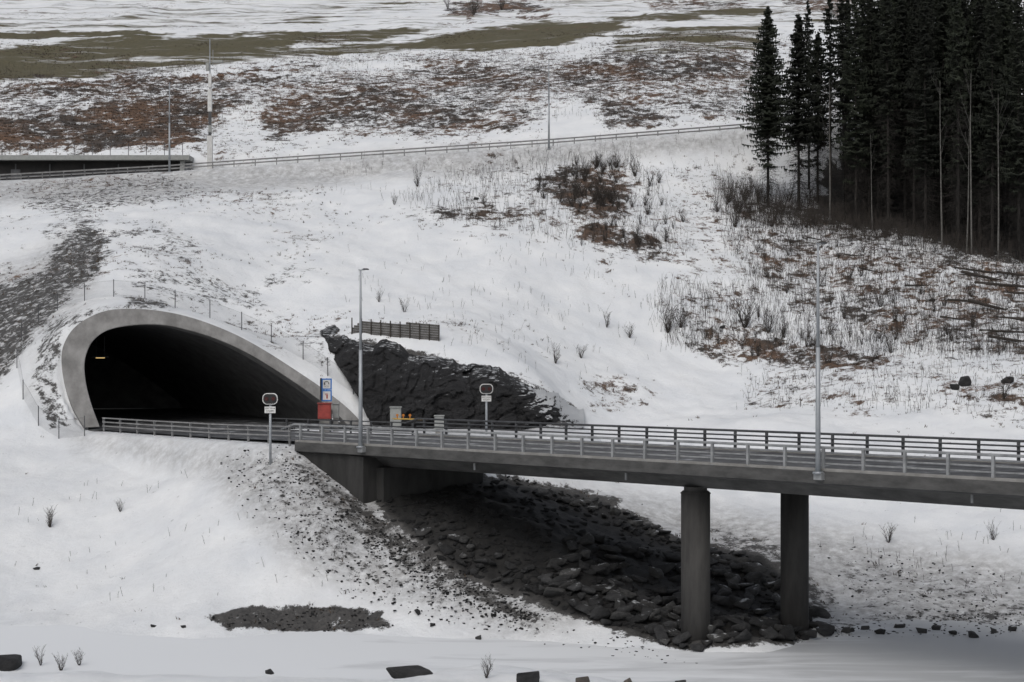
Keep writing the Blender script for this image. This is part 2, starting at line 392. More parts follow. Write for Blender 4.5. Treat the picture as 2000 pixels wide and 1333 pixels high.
fan=[(440,885),(560,870),(700,965),(880,1110),(1050,1190),(1110,1228),(960,1236),(800,1200),(680,1160),(580,1080),(480,970)]
put(rocky_shade,fan,.40,46,.4)
put(rocky_shade,[(500,885),(580,875),(700,965),(880,1110),(1080,1205),(1000,1225),(840,1150),(700,1080),(580,960)],.55,36,.4)
put(rocky_shade,[(600,905),(720,990),(900,1115),(1090,1205),(1010,1212),(850,1125),(690,1020)],.82,26,.4)
put(rocky_shade,[(1600,1215),(1700,1205),(2050,1160),(2050,1235),(1900,1248),(1620,1250)],.50,10,.4)
put(rocky_shade,[(1340,1020),(1500,1050),(1660,1200),(1560,1200),(1450,1100)],.58,18,.4)
put(rocky_shade,[(1600,1080),(1900,1120),(2050,1180),(1700,1210)],.38,20,.4)
put(dust,[(-90,350),(300,330),(1480,250),(1490,285),(1000,330),(600,362),(300,385),(-90,400)],.60,14,.3)
put(dust,[(150,850),(440,865),(570,865),(720,960),(900,1100),(1120,1210),(1000,1235),(850,1200),(700,1160),(560,1090),(460,990),(380,920),(160,880)],.62,44,.4)
put(dust,[(540,870),(720,960),(900,1100),(1120,1210),(1050,1225),(850,1150),(680,1060),(540,930)],.88,36,.3)
put(dust,[(1050,950),(1350,985),(1600,1030),(1900,1080),(2080,1110),(2080,1240),(1620,1230),(1300,1060)],.64,34,.4)
put(dust,[(-90,560),(160,440),(200,560),(60,680),(-90,860)],.45,24,.5)
put(dust,[(700,800),(1130,800),(1130,850),(700,850)],.4,10,.4)
put(dust,[(60,600),(300,575),(760,790),(770,840),(600,700),(330,600),(130,640),(120,800),(60,800)],.22,12,.4)
put(dust,[(-90,860),(560,870),(700,1230),(-90,1230)],.08,30,.4)
base_spk=.02+.36*sst(fbm(GX/10,GY/10,77),.38,.72)
up=sst(PY,860,780)*inview
brush=np.maximum(brush,base_spk*up)
rocky_shade=np.maximum(rocky_shade,(.02+.20*fbm(GX/9,GY/9,78))*(1-up)*(GY>80.5))
rb=np.clip(np.maximum(rocky_shade,brush)-.3,0,.6)
GZ=GZ+rb*(fbm(GX/.8,GY/.8,55,3)-.45)*.8*(1-kf)*(.2+.8*nearrim)*(1-kk)
# portal clamp/hole
sdo=polysd(GX,GY,[tuple(p) for p in outU]);sdm=polysd(GX,GY,[tuple(p) for p in midU])
GZ=np.where(sdo>-.25,np.minimum(GZ,planez(GX,GY)-.35),GZ)
GZ=np.where((sdo>-.25)&(GZ<-6.15),-6.15,GZ)
nr,nc=GZ.shape
idx=np.arange(nr*nc).reshape(nr,nc)
Fq=np.stack([idx[:-1,:-1],idx[:-1,1:],idx[1:,1:],idx[1:,:-1]],-1).reshape(-1,4)
hole=(sdm>0)&(GY>112.5)
hv=hole.ravel()
Fq=Fq[~hv[Fq].any(axis=1)]
me=npmesh('ground',np.stack([GX,GY,GZ],-1).reshape(-1,3),Fq,M['ground'],True)
for nm,a in(('grass',grass),('brush',brush),('rocky_shade',rocky_shade),('dust',dust)):
    at=me.attributes.new(nm,'FLOAT','POINT');at.data.foreach_set('value',a.astype(np.float32).ravel())
obj('hillside_ground',me,kind='structure',label='snow covered hillside with brown brush and bare stony patches, shade painted inside the wood',category='ground')
# lookups
def ground(x,y):
    u=x/y;j=np.interp(u,us,np.arange(nc));i=np.interp(y,Ds,np.arange(nr))
    i0=int(min(i,nr-2));j0=int(min(j,nc-2));a=i-i0;b=j-j0
    return max(-14.62,float((GZ[i0,j0]*(1-b)+GZ[i0,j0+1]*b)*(1-a)+(GZ[i0+1,j0]*(1-b)+GZ[i0+1,j0+1]*b)*a))
EL=(np.maximum(GZ,-14.62)/DD);r0=int(np.searchsorted(Ds,60));ELM=np.maximum.accumulate(EL[r0:],axis=0)
def hit(px,py):
    u=(px-CX)/F;v=(CY-py)/F;j=int(round(float(np.interp(u,us,np.arange(nc)))))
    k=int(np.searchsorted(ELM[:,j],v));k=min(max(k,1),ELM.shape[0]-1)
    e0,e1=ELM[k-1,j],ELM[k,j];f=(v-e0)/(e1-e0+1e-9);f=min(max(f,0),1)
    D=Ds[r0+k-1]*(1-f)+Ds[r0+k]*f
    x=u*D;return (x,D,ground(x,D))
def inpoly(px,py,poly):
    c=False;j=len(poly)-1
    for i in range(len(poly)):
        xi,yi=poly[i];xj,yj=poly[j]
        if (yi>py)!=(yj>py) and px<(xj-xi)*(py-yi)/(yj-yi)+xi: c=not c
        j=i
    return c
def sample(poly,k):
    xs=[p[0] for p in poly];ys=[p[1] for p in poly];o=[]
    while len(o)<k:
        a=random.uniform(min(xs),max(xs));b=random.uniform(min(ys),max(ys))
        if inpoly(a,b,poly): o.append(hit(a,b))
    return o

# river ice
mb=MB();mb.add([(-140,50,-14.62),(140,50,-14.62),(140,110,-14.62),(-140,110,-14.62)],[(0,1,2,3)])
obj('river_ice',mb.mesh('river_ice',M['ice']),kind='structure',label='frozen river with snow and grey wet ice',category='river')

# ---------------- roads ----------------
mb=MB()
ss=np.linspace(-98,-4,48)
vs=[];fs=[]
for s in ss:
    z=(deckz(s)+.004) if s>-76 else -6.05+ (deckz(-76)+.004+6.05)*sst(s,-84,-76)
    for t in (.45,WD-.45): vs.append(ST(s,t,float(z)))
for i in range(len(ss)-1): fs.append((2*i,2*i+2,2*i+3,2*i+1))
mb.add(vs,fs);obj('bridge_road',mb.mesh('bridge_road',M['road']),kind='structure',label='slushy two lane asphalt road over the bridge',category='road')
ax=np.array((-.5,.866,0))
b1=RI[0];b2=RI[-1];fr=np.array((.2424,-1,0));
mb=MB();q=[b1+fr*1.8-(b2-b1)*.02,b2+fr*1.8+(b2-b1)*.1,b2+ax*36,b1+ax*36];mb.add([(a[0],a[1],-6.08) for a in q],[(0,1,2,3)])
obj('tunnel_road',mb.mesh('tunnel_road',M['road']),kind='structure',label='dark road surface running into the tunnel',category='road')
vs=[];fs=[]
xx=np.linspace(-75,40,60)
for i,x in enumerate(xx):
    z=float(roadz(x))+.03;vs+=[(x,184.6,z),(x,190,z)]
    if i: fs.append((2*i-2,2*i,2*i+1,2*i-1))
mb=MB();mb.add(vs,fs);obj('upper_road',mb.mesh('upper_road',M['road']),kind='structure',label='asphalt road cut across the hillside',category='road')

# ---------------- portal ----------------
e=bpy.data.objects.new('tunnel_portal',None);col.objects.link(e);e.location=tuple(b1)
meta(e,'rounded concrete tunnel mouth set into the snowy hill','tunnel')
def strip(rings):
    V=np.concatenate(rings)-b1;n=len(rings[0]);fs=[]
    for k in range(len(rings)-1):
        for i in range(n-1): fs.append((k*n+i,k*n+i+1,(k+1)*n+i+1,(k+1)*n+i))
    return V,fs
o=pn*.18
V,fs=strip([RO-pn*1.2,RO+o*.9,RO*.97+RI*.03+o,RI*.97+RO*.03+o,RI+o*.8,RI+ax*1.2])
mb=MB();mb.add(V.tolist(),fs);obj('collar',mb.mesh('collar',M['collar'],False),e)
V,fs=strip([RI*1.0+ax*1.2,RI+ax*6,RI+ax*18,RI+ax*36]);nn=len(RI)
mb=MB();mb.add(V.tolist(),fs);mb.add((RI+ax*35.9-b1).tolist(),[tuple(range(nn))]);obj('lining',mb.mesh('lining',M['lining'],True),e)
# tunnel lamp
lp=np.array(W3(196,700,121))
le=bpy.data.objects.new('tunnel_lamp',None);col.objects.link(le);le.location=lp;meta(le,'lit yellow lamp hanging inside the dark tunnel','lamp')
mb=MB().box((0,0,.09),(1.2,.3,.07)).tube((-.3,0,.12),(-.3,0,1.6),.015).tube((.3,0,.12),(.3,0,1.6),.015);obj('housing',mb.mesh('housing',M['dgalv']),le)
mb=MB().box((0,-.02,.02),(.62,.2,.05));obj('lamp_glass',mb.mesh('lamp_glass',M['glow']),le)

# ---------------- bridge ----------------
be=bpy.data.objects.new('bridge',None);col.objects.link(be);meta(be,'grey concrete road bridge on round columns','bridge')
prof=[(0,0),(0,-.52),(.35,-.60),(1.1,-.72),(1.9,-1.28),(WD-1.9,-1.28),(WD-1.1,-.72),(WD-.35,-.6),(WD,-.52),(WD,.0)]
ss=np.linspace(-76,-4,30);vs=[];fs=[];k=len(prof)
for s in ss:
    for t,z in prof: vs.append(ST(s,t,deckz(s)+z))
for i in range(len(ss)-1):
    for j in range(k): fs.append((i*k+j,i*k+(j+1)%k,(i+1)*k+(j+1)%k,(i+1)*k+j))
fs+=[tuple(range(k)),tuple((len(ss)-1)*k+j for j in range(k-1,-1,-1))]
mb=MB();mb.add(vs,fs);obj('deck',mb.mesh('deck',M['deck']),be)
for t0,t1 in((.02,.4),(WD-.4,WD-.02)):
    vs=[];fs=[]
    for i,s in enumerate(ss):
        z=deckz(s)
        vs+=[ST(s,t0,z+.003),ST(s,t0,z+.12),ST(s,t1,z+.12),ST(s,t1,z+.003)]
        if i:
            for j in range(3): fs.append((4*i-4+j,4*i-3+j,4*i+1+j,4*i+j))
    mb=MB();mb.add(vs,fs);obj('kerb',mb.mesh('kerb',M['concrete']),be)
mb=MB()
z0=deckz(-70)
def stbox(s0,s1,t0,t1,za,zb):
    c=ST((s0+s1)/2,(t0+t1)/2,(za+zb)/2);mb.box(c,(s1-s0,t1-t0,zb-za),roadang)
for t0,t1 in((.30,.75),(WD-.75,WD-.30)):
    pf=[(-77,-.5),(-77,-1.1),(-70.4,-4.2),(-70.4,-.62),(-76,-.62),(-76,-.5)]
    vs=[ST(s,t0,z0+z) for s,z in pf]+[ST(s,t1,z0+z) for s,z in pf];k6=len(pf)
    mb.add(vs,[tuple(range(k6)),tuple(range(2*k6-1,k6-1,-1))]+[(i,i+k6,(i+1)%k6+k6,(i+1)%k6) for i in range(k6)])
stbox(-71.3,-70.1,.20,WD-.20,-10.8,z0-.64)
stbox(-70.1,-69.5,1.2,WD-1.2,-10.8,z0-1.31)
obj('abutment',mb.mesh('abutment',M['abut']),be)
piers=((-48.0,2.0),(-46.4,8.0))
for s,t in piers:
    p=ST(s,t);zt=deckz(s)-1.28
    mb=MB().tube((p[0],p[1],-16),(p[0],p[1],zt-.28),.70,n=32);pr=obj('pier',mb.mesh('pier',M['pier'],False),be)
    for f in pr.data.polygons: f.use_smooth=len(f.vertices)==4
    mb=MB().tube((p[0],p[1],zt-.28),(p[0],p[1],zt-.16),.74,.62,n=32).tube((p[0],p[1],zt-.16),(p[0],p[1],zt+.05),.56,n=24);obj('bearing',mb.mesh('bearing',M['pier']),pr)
for s in (-51.5,-33,-62): obj('drain_pipe',MB().tube(ST(s,1.0,deckz(s)-.5),ST(s,1.0,deckz(s)-1.05),.06).mesh('drain_pipe',M['galv']),be)
def railing(t,mat,s0,s1,out,name='railing'):
    re_=bpy.data.objects.new(name,None);col.objects.link(re_);re_.parent=be
    mb=MB()
    mb.box((0,0,.5),(.12,.12,1.0)).box((0,out*.05,-.12),(.18,.10,.32)).box((0,0,.02),(.22,.2,.03)).box((0,-out*.08,.80),(.10,.10,.08)).box((0,-out*.08,.56),(.10,.10,.08)).box((0,-out*.08,.32),(.10,.10,.08))
    pm_=mb.mesh('post',mat)
    s=s0+.6
    while s<s1:
        obj('post',pm_,re_,ST(s,t,deckz(s)),roadang);s+=2.0
    for hz,r in((1.03,.062),(.80,.044),(.56,.044),(.32,.044)):
        mb=MB();sx=np.linspace(s0,s1,12)
        for a,b in zip(sx[:-1],sx[1:]):
            of=0 if hz>1 else -out*.12
            mb.tube(ST(a,t+of,deckz(a)+hz),ST(b,t+of,deckz(b)+hz),r,n=6,cap=False)
        if hz>1:
            mb.tube(ST(s0,t,deckz(s0)+hz),ST(s0-1.2,t,deckz(s0)+.7),r,n=6);
        obj('rail',mb.mesh('rail',mat),re_)
railing(.12,M['galv'],-76.2,-4,-1)
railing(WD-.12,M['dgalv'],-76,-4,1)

# guardrails
def guardrail(pts,mat,h,nr_,label,spacing=2.0,gsink=.3,grp=None,beam=.12):
    P=[Vector(p) for p in pts]
    g=bpy.data.objects.new('guardrail',None);col.objects.link(g);g.location=P[0];meta(g,label,'guardrail')
    pmesh=MB().box((0,0,(h-gsink)/2),(.10,.09,h+gsink)).box((0,-.06,h-.1),(.06,.05,.2)).mesh('post',mat)
    acc=0;L=0
    for a,b in zip(P[:-1],P[1:]):
        l=(b-a).length;t=acc
        while t<l:
            obj('post',pmesh,g,(a+(b-a)*(t/l))-P[0],math.atan2(b.y-a.y,b.x-a.x));t+=spacing
        acc=t-l
    for q in range(nr_):
        hz=h-q*(.36 if nr_<3 else .27);mb=MB()
        for a,b in zip(P[:-1],P[1:]):
            a2=a-P[0];b2_=b-P[0];dd=(b2_-a2);rz_=math.atan2(dd.y,dd.x);l=dd.length
            R=Vector((1,0,0)).rotation_difference(dd.normalized()).to_matrix()
            c=(a2+b2_)/2+Vector((math.sin(rz_)*.1,-math.cos(rz_)*.1,hz))
            mb.box(c,(l+.02,.05,beam),R=R)
        obj('rail',mb.mesh('rail',mat),g)
guardrail([ST(-96.6,.1,-6.12),ST(-92,.1,-6.12),ST(-84,.1,-6.1),ST(-76.4,.1,-5.98)],M['guard'],.92,3,'galvanised steel guardrail leading from bridge to tunnel',2.0,beam=.08)
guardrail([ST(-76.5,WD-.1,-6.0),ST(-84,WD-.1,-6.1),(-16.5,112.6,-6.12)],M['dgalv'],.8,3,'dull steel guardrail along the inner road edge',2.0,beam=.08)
guardrail([(x,184.3+(2.5*max(0,(x-4)/23)),float(roadz(x))-.02) for x in np.linspace(-72,27.5,34)],M['guard'],.85,2,'long galvanised guardrail along the hillside road',2.4,beam=.16)
guardrail([(x,183.0,float(roadz(x))-.35) for x in (-66,-58,-50,-42,-39)],M['dgalv'],.75,2,'short grey guardrail beside the hillside road',2.4,beam=.1)

# street lamps
def lampmesh(h):
    a=MB().tube((0,0,0),(0,0,h*.55),.12,.095,n=10).tube((0,0,h*.55),(0,0,h),.08,.05,n=10).box((0,0,.05),(.34,.34,.1)).mesh('pole',M['pole'],True)
    b=MB().tube((0,0,h-.02),(0.02,.3,h+.02),.03,n=8).tube((0,0,h-.02),(0,-.14,h),.03).mesh('arm',M['pole'])
    c=MB().box((.02,.36,h+.04),(.16,.36,.06)).box((.02,.36,h+.08),(.12,.26,.03)).mesh('lamp_head',M['dgalv'])
    return a,b,c
la=lampmesh(10.0)
def lamp(p,rot,label,bracket=False):
    g=bpy.data.objects.new('street_lamp',None);col.objects.link(g);g.location=p;g.rotation_euler=(0,0,rot);meta(g,label,'street lamp',group='slim road lamps')
    obj('pole',la[0],g);obj('arm',la[1],g);obj('lamp_head',la[2],g)
    if bracket:
        obj('bracket',MB().box((0,.12,-.1),(.4,.34,.32)).mesh('bracket',M['galv']),g)
lamp(ST(-69.85,-.22,deckz(-70)-.1),roadang,'tall slim grey lamp post bolted to the bridge edge',True)
lamp(ST(-39.65,-.22,deckz(-40)-.1),roadang,'tall slim grey lamp post bolted to the bridge edge',True)
for px in (331,1072):
    x=(px-CX)/F*182.5;lamp((x,182.5,ground(x,182.5)-.05),0,'tall slim grey lamp post beside the hillside road')

# mast
x=(410-CX)/F*190.4;zg=float(roadz(x))-.1
g=bpy.data.objects.new('camera_mast',None);col.objects.link(g);g.location=(x,190.4,zg+.6);meta(g,'tall pale grey mast with dark middle beside the hillside road','mast')
obj('lower_column',MB().box((0,0,2.0),(.58,.5,4.4)).mesh('lower_column',M['white']),g)
obj('middle_column',MB().box((0,0,5.6),(.30,.34,2.8)).mesh('middle_column',M['dgalv']),g)
obj('band',MB().box((.02,-.02,5.0),(.34,.36,.8)).mesh('band',M['grey']),g)
obj('upper_column',MB().box((0,0,8.3),(.46,.45,2.6)).box((0,0,10.6),(.34,.34,1.6)).mesh('upper_column',M['white']),g)
obj('antenna_pole',MB().tube((0,0,9.6),(0,0,15.5),.10,.05).tube((.35,0,12.3),(.35,0,14.2),.03).mesh('antenna_pole',M['pole']),g)
obj('mast_lamp',MB().box((.95,0,12.85),(1.1,.45,.26)).tube((0,0,12.7),(.6,0,12.85),.05).box((-.28,0,12.2),(.36,.36,.9)).box((0,0,12.0),(1.0,.08,.08)).mesh('mast_lamp',M['grey']),g)

# roadside building
g=bpy.data.objects.new('service_building',None);col.objects.link(g);g.location=(-50,191.2,17.8);meta(g,'low flat roofed service building with shade-dark wall under the hillside','building')
obj('wall',MB().box((-8,4,1.7),(38,7.4,4)).mesh('wall',M['wall']),g)  # near-black wall colour paints the shaded space under the roof slab
obj('roof',MB().box((-7.5,3.6,3.52),(40,9,.55)).box((11.6,-.2,1.75),(.5,.5,3.0)).mesh('roof',M['grey']),g)
mb=MB()
for i in range(8): mb.box((-20+i*4,.27,1.5),(.15,.06,2.8))
obj('wall_post',mb.mesh('wall_post',M['dgalv']),g)
for i in (0,2,5): obj('door',MB().box((-18+i*5,.26,1.2),(1.1,.08,2.1)).mesh('door',M['dgalv']),g)
mb=MB()
for i in range(18): mb.tube((-24+i*2.1,-.7,3.8),(-24+i*2.1,-.7,5.2),.04,n=5)
mb.tube((-24,-.7,5.2),(12,-.7,5.2),.022,n=5);mb.tube((-24,-.7,4.5),(12,-.7,4.5),.012,n=5)
obj('roof_railing',mb.mesh('roof_railing',M['dgalv']),g)

# chain link fence around portal
fp=[(165,852),(115,857),(75,832),(45,780),(33,720),(42,665),(75,630),(112,607),(165,588),(222,580),(283,585),(342,602),(410,622),(472,645),(530,670),(592,702),(640,735),(690,770),(740,806)]
pts=[Vector(hit(*p)) for p in fp]
g=bpy.data.objects.new('chain_link_fence',None);col.objects.link(g);g.location=pts[0];meta(g,'thin chain link fence curving around the tunnel mouth','fence')
pmesh=MB().tube((0,0,-.3),(0,0,1.35),.035,n=6).mesh('post',M['dgalv'])
for p in pts: obj('post',pmesh,g,p-pts[0])
mb=MB();mw=MB()
for a,b in zip(pts[:-1],pts[1:]):
    prev=a;K_=max(2,int((b-a).length/.8))
    for k_ in range(1,K_+1):
        c=a.lerp(b,k_/K_);c.z=max(c.z-.5,ground(c.x,c.y)) if k_<K_ else c.z
        A0=prev-pts[0];B0=c-pts[0];up_=Vector((0,0,1))
        mb.add([A0+up_*.05,B0+up_*.05,B0+up_*1.25,A0+up_*1.25],[(0,1,2,3)])
        mw.tube(A0+up_*1.26,B0+up_*1.26,.008,n=4,cap=False)
        prev=c
obj('netting',mb.mesh('netting',M['net']),g);obj('wire',mw.mesh('wire',M['dgalv']),g)

# ---------------- signals & signs ----------------
def signal(p,h,label):
    g=bpy.data.objects.new('warning_signal',None);col.objects.link(g);g.location=p;meta(g,label,'traffic signal',group='flashing tunnel signals')
    obj('post',MB().tube((0,0,-.2),(0,0,h),.075,n=10).mesh('post',M['pole'],True),g)
    def rr(w,hh,y,th,mat,nm,par):
        vs=[];nn=8;r=hh/2*.8
        for cx_,cz_,a0 in((w/2-r,-(hh/2-r),-90),(w/2-r,hh/2-r,0),(-(w/2-r),hh/2-r,90),(-(w/2-r),-(hh/2-r),180)):
            for i in range(nn):
                a=math.radians(a0+90*i/(nn-1));vs.append((cx_+r*math.cos(a),cz_+r*math.sin(a)))
        k=len(vs);mb=MB();mb.add([(a,y,b+h) for a,b in vs]+[(a,y+th,b+h) for a,b in vs],[tuple(range(k)),tuple(range(2*k-1,k-1,-1))]+[(i,i+k,(i+1)%k+k,(i+1)%k) for i in range(k)])
        return obj(nm,mb.mesh(nm,mat),par)
    rr(.88,.66,-.13,.1,M['white'],'signal_border',g)
    hd=rr(.78,.56,-.16,.14,M['black'],'signal_head',g)
    for sx in(-.2,.2): obj('lens',MB().tube((sx,-.2,h),(sx,-.15,h),.12,n=16).mesh('lens',M['glass']),hd)
    pl=obj('text_plate',MB().box((0,-.1,h-.64),(.64,.03,.38)).mesh('text_plate',M['white']),g)
    text('RØDT BLINK',.105,M['black'],parent=pl,loc=(0,-.118,h-.56));text('STOPP',.15,M['black'],parent=pl,loc=(0,-.118,h-.72))
p=hit(528,906);sc=F/p[1];signal(p,(906-779)/sc,'pale post with black two lamp signal on snowy bank')
signal((W3(950,0,108)[0],108,-6.1),2.95,'two lamp signal post beside the bridge railing')

# emergency sign
D=111;sc=F/D
g=bpy.data.objects.new('emergency_sign',None);col.objects.link(g);g.location=(W3(638,0,D)[0],D,-6.12);meta(g,'blue emergency phone and fire extinguisher sign on post','sign')
obj('post',MB().tube((0,.05,0),(0,.05,3.6),.04).mesh('post',M['galv']),g)
for zc,kind in((3.2,'p'),(2.42,'f')):
    b=obj('sign_plate',MB().box((0,0,zc),(.70,.03,.76)).mesh('sign_plate',M['blue']),g)
    obj('sign_field',MB().box((0,-.018,zc),(.52,.01,.58)).mesh('sign_field',M['white']),b)
    if kind=='p':
        mb=MB();pv=None
        for i in range(9):
            a=math.radians(200-i*22);q_=(.17*math.cos(a),-.028,zc+.04+.13*math.sin(a))
            if pv: mb.tube(pv,q_,.025,n=6)
            pv=q_
        mb.tube((-.17,-.028,zc-.02),(-.10,-.028,zc+.02),.045,n=6).tube((.17,-.028,zc+.04),(.12,-.028,zc+.02),.045,n=6)
        obj('phone_symbol',mb.mesh('phone_symbol',M['black']),b)
        text('SOS',.17,M['black'],parent=b,loc=(0,-.028,zc-.17))
    else:
        obj('extinguisher_symbol',MB().box((.03,-.028,zc-.06),(.10,.01,.28)).box((.0,-.028,zc+.12),(.15,.01,.04)).box((-.09,-.028,zc+.08),(.03,.01,.10)).mesh('extinguisher_symbol',M['red']),b)
obj('side_plate',MB().box((-.39,.03,2.85),(.07,.5,1.5)).mesh('side_plate',M['wood']),g)
def cabinet(name,px,D,w,h,z0,mat,label,cat='cabinet'):
    g=bpy.data.objects.new(name,None);col.objects.link(g);g.location=(W3(px,0,D)[0],D,-6.14);meta(g,label,cat)
    obj('body',MB().box((0,0,z0+h/2),(w,.5,h)).box((0,-.02,z0+h+.03),(w+.08,.62,.06)).mesh('body',mat),g)
    obj('door',MB().box((0,-.262,z0+h/2),(w*.84,.02,h*.86)).box((w*.3,-.285,z0+h/2),(.04,.03,.14)).mesh('door',mat),g)
    obj('base',MB().box((0,0,z0/2),(w*.8,.4,z0)).mesh('base',M['concrete']),g)
cabinet('emergency_cabinet',634,110.5,.86,1.02,.9,M['red'],'red emergency cabinet below the phone sign')
cabinet('control_cabinet',656,111.5,.42,.95,.9,M['grey'],'narrow beige grey cabinet beside red cabinet')
cabinet('control_cabinet',773,112,.74,1.35,.25,M['grey'],'light grey control cabinet beside the barrier')
cabinet('control_cabinet',858,109,.62,.85,.3,M['grey'],'small grey cabinet at end of yellow barrier')
g=bpy.data.objects.new('road_barrier',None);col.objects.link(g);g.location=(W3(766,0,110)[0],110,-6.14);meta(g,'lowered yellow road barrier arm with orange lamps','barrier')
obj('barrier_arm',MB().tube((0,0,.92),(2.9,-.5,.88),.05,.035).mesh('barrier_arm',M['yellow']),g)
obj('housing',MB().box((0,0,.42),(.22,.22,.84)).box((0,0,.9),(.2,.3,.06)).mesh('housing',M['grey']),g)
for x_ in(.35,.75,1.2): obj('warning_lamp',MB().tube((x_,-.1,.96),(x_,-.1,1.08),.04,n=8).tube((x_,-.14,1.16),(x_,-.04,1.16),.09,n=12).mesh('warning_lamp',M['orange']),g)

# wooden snow fence on rock
a=Vector(hit(688,652));b=Vector(hit(858,666))
g=bpy.data.objects.new('wooden_fence',None);col.objects.link(g);g.location=a;meta(g,'weathered grey plank fence on top of rock cut','fence')
L=(b-a);ang=math.atan2(L.y,L.x)
for i in range(10):
    p=L*(i/9.0);obj('post',MB().box((0,-.08,.45),(.07,.09,1.5)).mesh('post',M['wood']),g,p,ang)
R=Vector((1,0,0)).rotation_difference(L.normalized()).to_matrix()
for j in range(7):
    f0,f1=((.0,1),(.0,1),(.0,1),(.02,1),(.06,1),(.1,1),(.62,1))[j]
    obj('plank',MB().box(L*((f0+f1)/2)+Vector((0,0,.02+.180*j)),(L.length*(f1-f0),.04,.170),R=R).mesh('plank',M['plank']),g)

# ---------------- rock cut ----------------
top=[(626,642),(660,644),(700,664),(760,668),(800,684),(850,694),(930,710),(1000,730),(1060,754),(1100,777),(1140,802)]
nu,nv=300,76
V=np.zeros((nu,nv,3))
for i in range(nu):
    px=626+(1140-626)*i/(nu-1)
    ty=np.interp(px,[p[0] for p in top],[p[1] for p in top])+float(fbm(np.array(px/26.),np.array(0.),90,4)-.5)*30
    tp=np.array(hit(px,ty-1))
    Db=np.interp(px,[745,800,900,1000,1080,1140],[117.2,116.2,115.2,114.6,115,118])
    if px<745:
        by=np.interp(px,[626,650,700,745],[650,700,775,834]);bp=np.array(hit(px,by));kq=sst(np.array(px),700,745)
        bb=np.array(W3(px,834,Db));bb[2]=-6.3;bp=bp*(1-kq)+bb*kq
    else:
        bp=np.array(W3(px,834,Db));bp[2]=-6.3
    for j in range(nv):
        f=j/(nv-1);q=bp*(1-f)+tp*f
        g_=.35*f+.65*f**5;q[1]=bp[1]*(1-g_)+tp[1]*g_+.3*f**5
        V[i,j]=q
xx=V[:,:,0];zz=V[:,:,2]
edge=np.clip(np.minimum(np.arange(nu)[:,None],(nu-1-np.arange(nu))[:,None])/36,0,1)*np.clip((nv-1-np.arange(nv))/9,0,1)[None]
edge=edge*np.clip(np.arange(nv)/3+.3,0,1)[None]
wx=xx+fbm(xx*.6,zz*.6,61)*2.4;wz=zz+fbm(xx*.6,zz*.6,62)*1.6-xx*.30
blk=vn(wx*.35,wz*.6,5)
def facet(x,z,s):
    ix=np.floor(x);iz=np.floor(z);a=_h(ix,iz,s);b=_h(ix,iz,s+1)-.5;c=_h(ix,iz,s+2)-.5
    return a+(x-ix-.5)*b*1.3+(z-iz-.5)*c*1.3
disp=(blk*.7+facet(wx*.5,wz*.7,6)*.5+facet(wx*1.1+9,wz*1.5,7)*.30+facet(wx*2.5,wz*3,27)*.13+fbm(xx*2.2,zz*3.4,8,4)*.35)*edge
V[:,:,1]-=disp
V[:,:,1]=V[:,:,1]+(1-edge)*.4
ix=np.arange(nu*nv).reshape(nu,nv)
fq=np.stack([ix[:-1,:-1],ix[1:,:-1],ix[1:,1:],ix[:-1,1:]],-1).reshape(-1,4)
obj('rock_cut',npmesh('rock_cut',V.reshape(-1,3),fq,M['cut']),kind='structure',label='jagged dark rock face beside the road',category='rock')

# ---------------- rocks ----------------
def rockverts(seed,k=16,flat=.6):
    r=random.Random(seed);bm=bmesh.new()
    for i in range(k):
        a=r.uniform(0,2*math.pi);z=r.uniform(-1,1);q=math.sqrt(1-z*z)**.5;m_=r.uniform(.8,1.05)
        bm.verts.new((q*math.cos(a)*m_,q*math.sin(a)*m_*.8,z*m_*flat))
    bmesh.ops.convex_hull(bm,input=bm.verts[:])
    bmesh.ops.delete(bm,geom=[v for v in bm.verts if not v.link_faces],context='VERTS')
    bmesh.ops.bevel(bm,geom=bm.edges[:],offset=.04,segments=1,affect='EDGES')
    bmesh.ops.triangulate(bm,faces=bm.faces[:])
    bm.verts.index_update()
    v=np.array([x.co[:] for x in bm.verts]);f=np.array([[q.index for q in x.verts] for x in bm.faces]);bm.free();return v,f
RV=[rockverts(i,12+i%5,.42+.06*(i%4)) for i in range(10)]
RM=[[npmesh('stone',v,f,M[m_]) for v,f in RV] for m_ in('riprap','boulder','tan','rock')]
def merge(items,name,mat):
    Vs=[];Fs=[];o=0
    for (v,f),p,s,rot in items:
        R=np.array(Matrix.Rotation(rot[2],3,'Z')@Matrix.Rotation(rot[0],3,'X')@Matrix.Rotation(rot[1],3,'Y'))
        Vs.append((v*np.array(s))@R.T+np.array(p));Fs.append(f+o);o+=len(v)
    return npmesh(name,np.concatenate(Vs),np.concatenate(Fs),mat)
ripP=[(715,945),(1000,930),(1200,990),(1320,1055),(1480,1090),(1600,1210),(1570,1250),(1330,1258),(1180,1222),(1030,1162),(880,1108),(745,1000)]
items=[]
for p in sample(ripP,1300):
    s=random.uniform(.14,.42);items.append((random.choice(RV),(p[0],p[1],p[2]-.04),(s,s*random.uniform(.6,1),s*.8),(random.uniform(-.5,.5),random.uniform(-.5,.5),random.uniform(0,6.3))))
for p in sample([(1600,1205),(1700,1215),(2050,1190),(2050,1238),(1900,1245),(1620,1248)],220)+sample([(405,1207),(500,1190),(620,1183),(740,1197),(750,1225),(650,1235),(450,1230)],200)+sample([(560,900),(700,1000),(900,1120),(1080,1210),(1000,1215),(850,1150),(660,1030)],900)+sample(fan,1100)+sample([(1600,1060),(2000,1120),(2000,1210),(1640,1210)],300)+sample([(1040,1225),(1250,1245),(1350,1300),(1100,1262)],60):
    s=random.uniform(.025,.13);items.append((random.choice(RV),(p[0]+random.gauss(0,.5),p[1],p[2]),(s,s*.8,s),(0,0,random.uniform(0,6.3))))
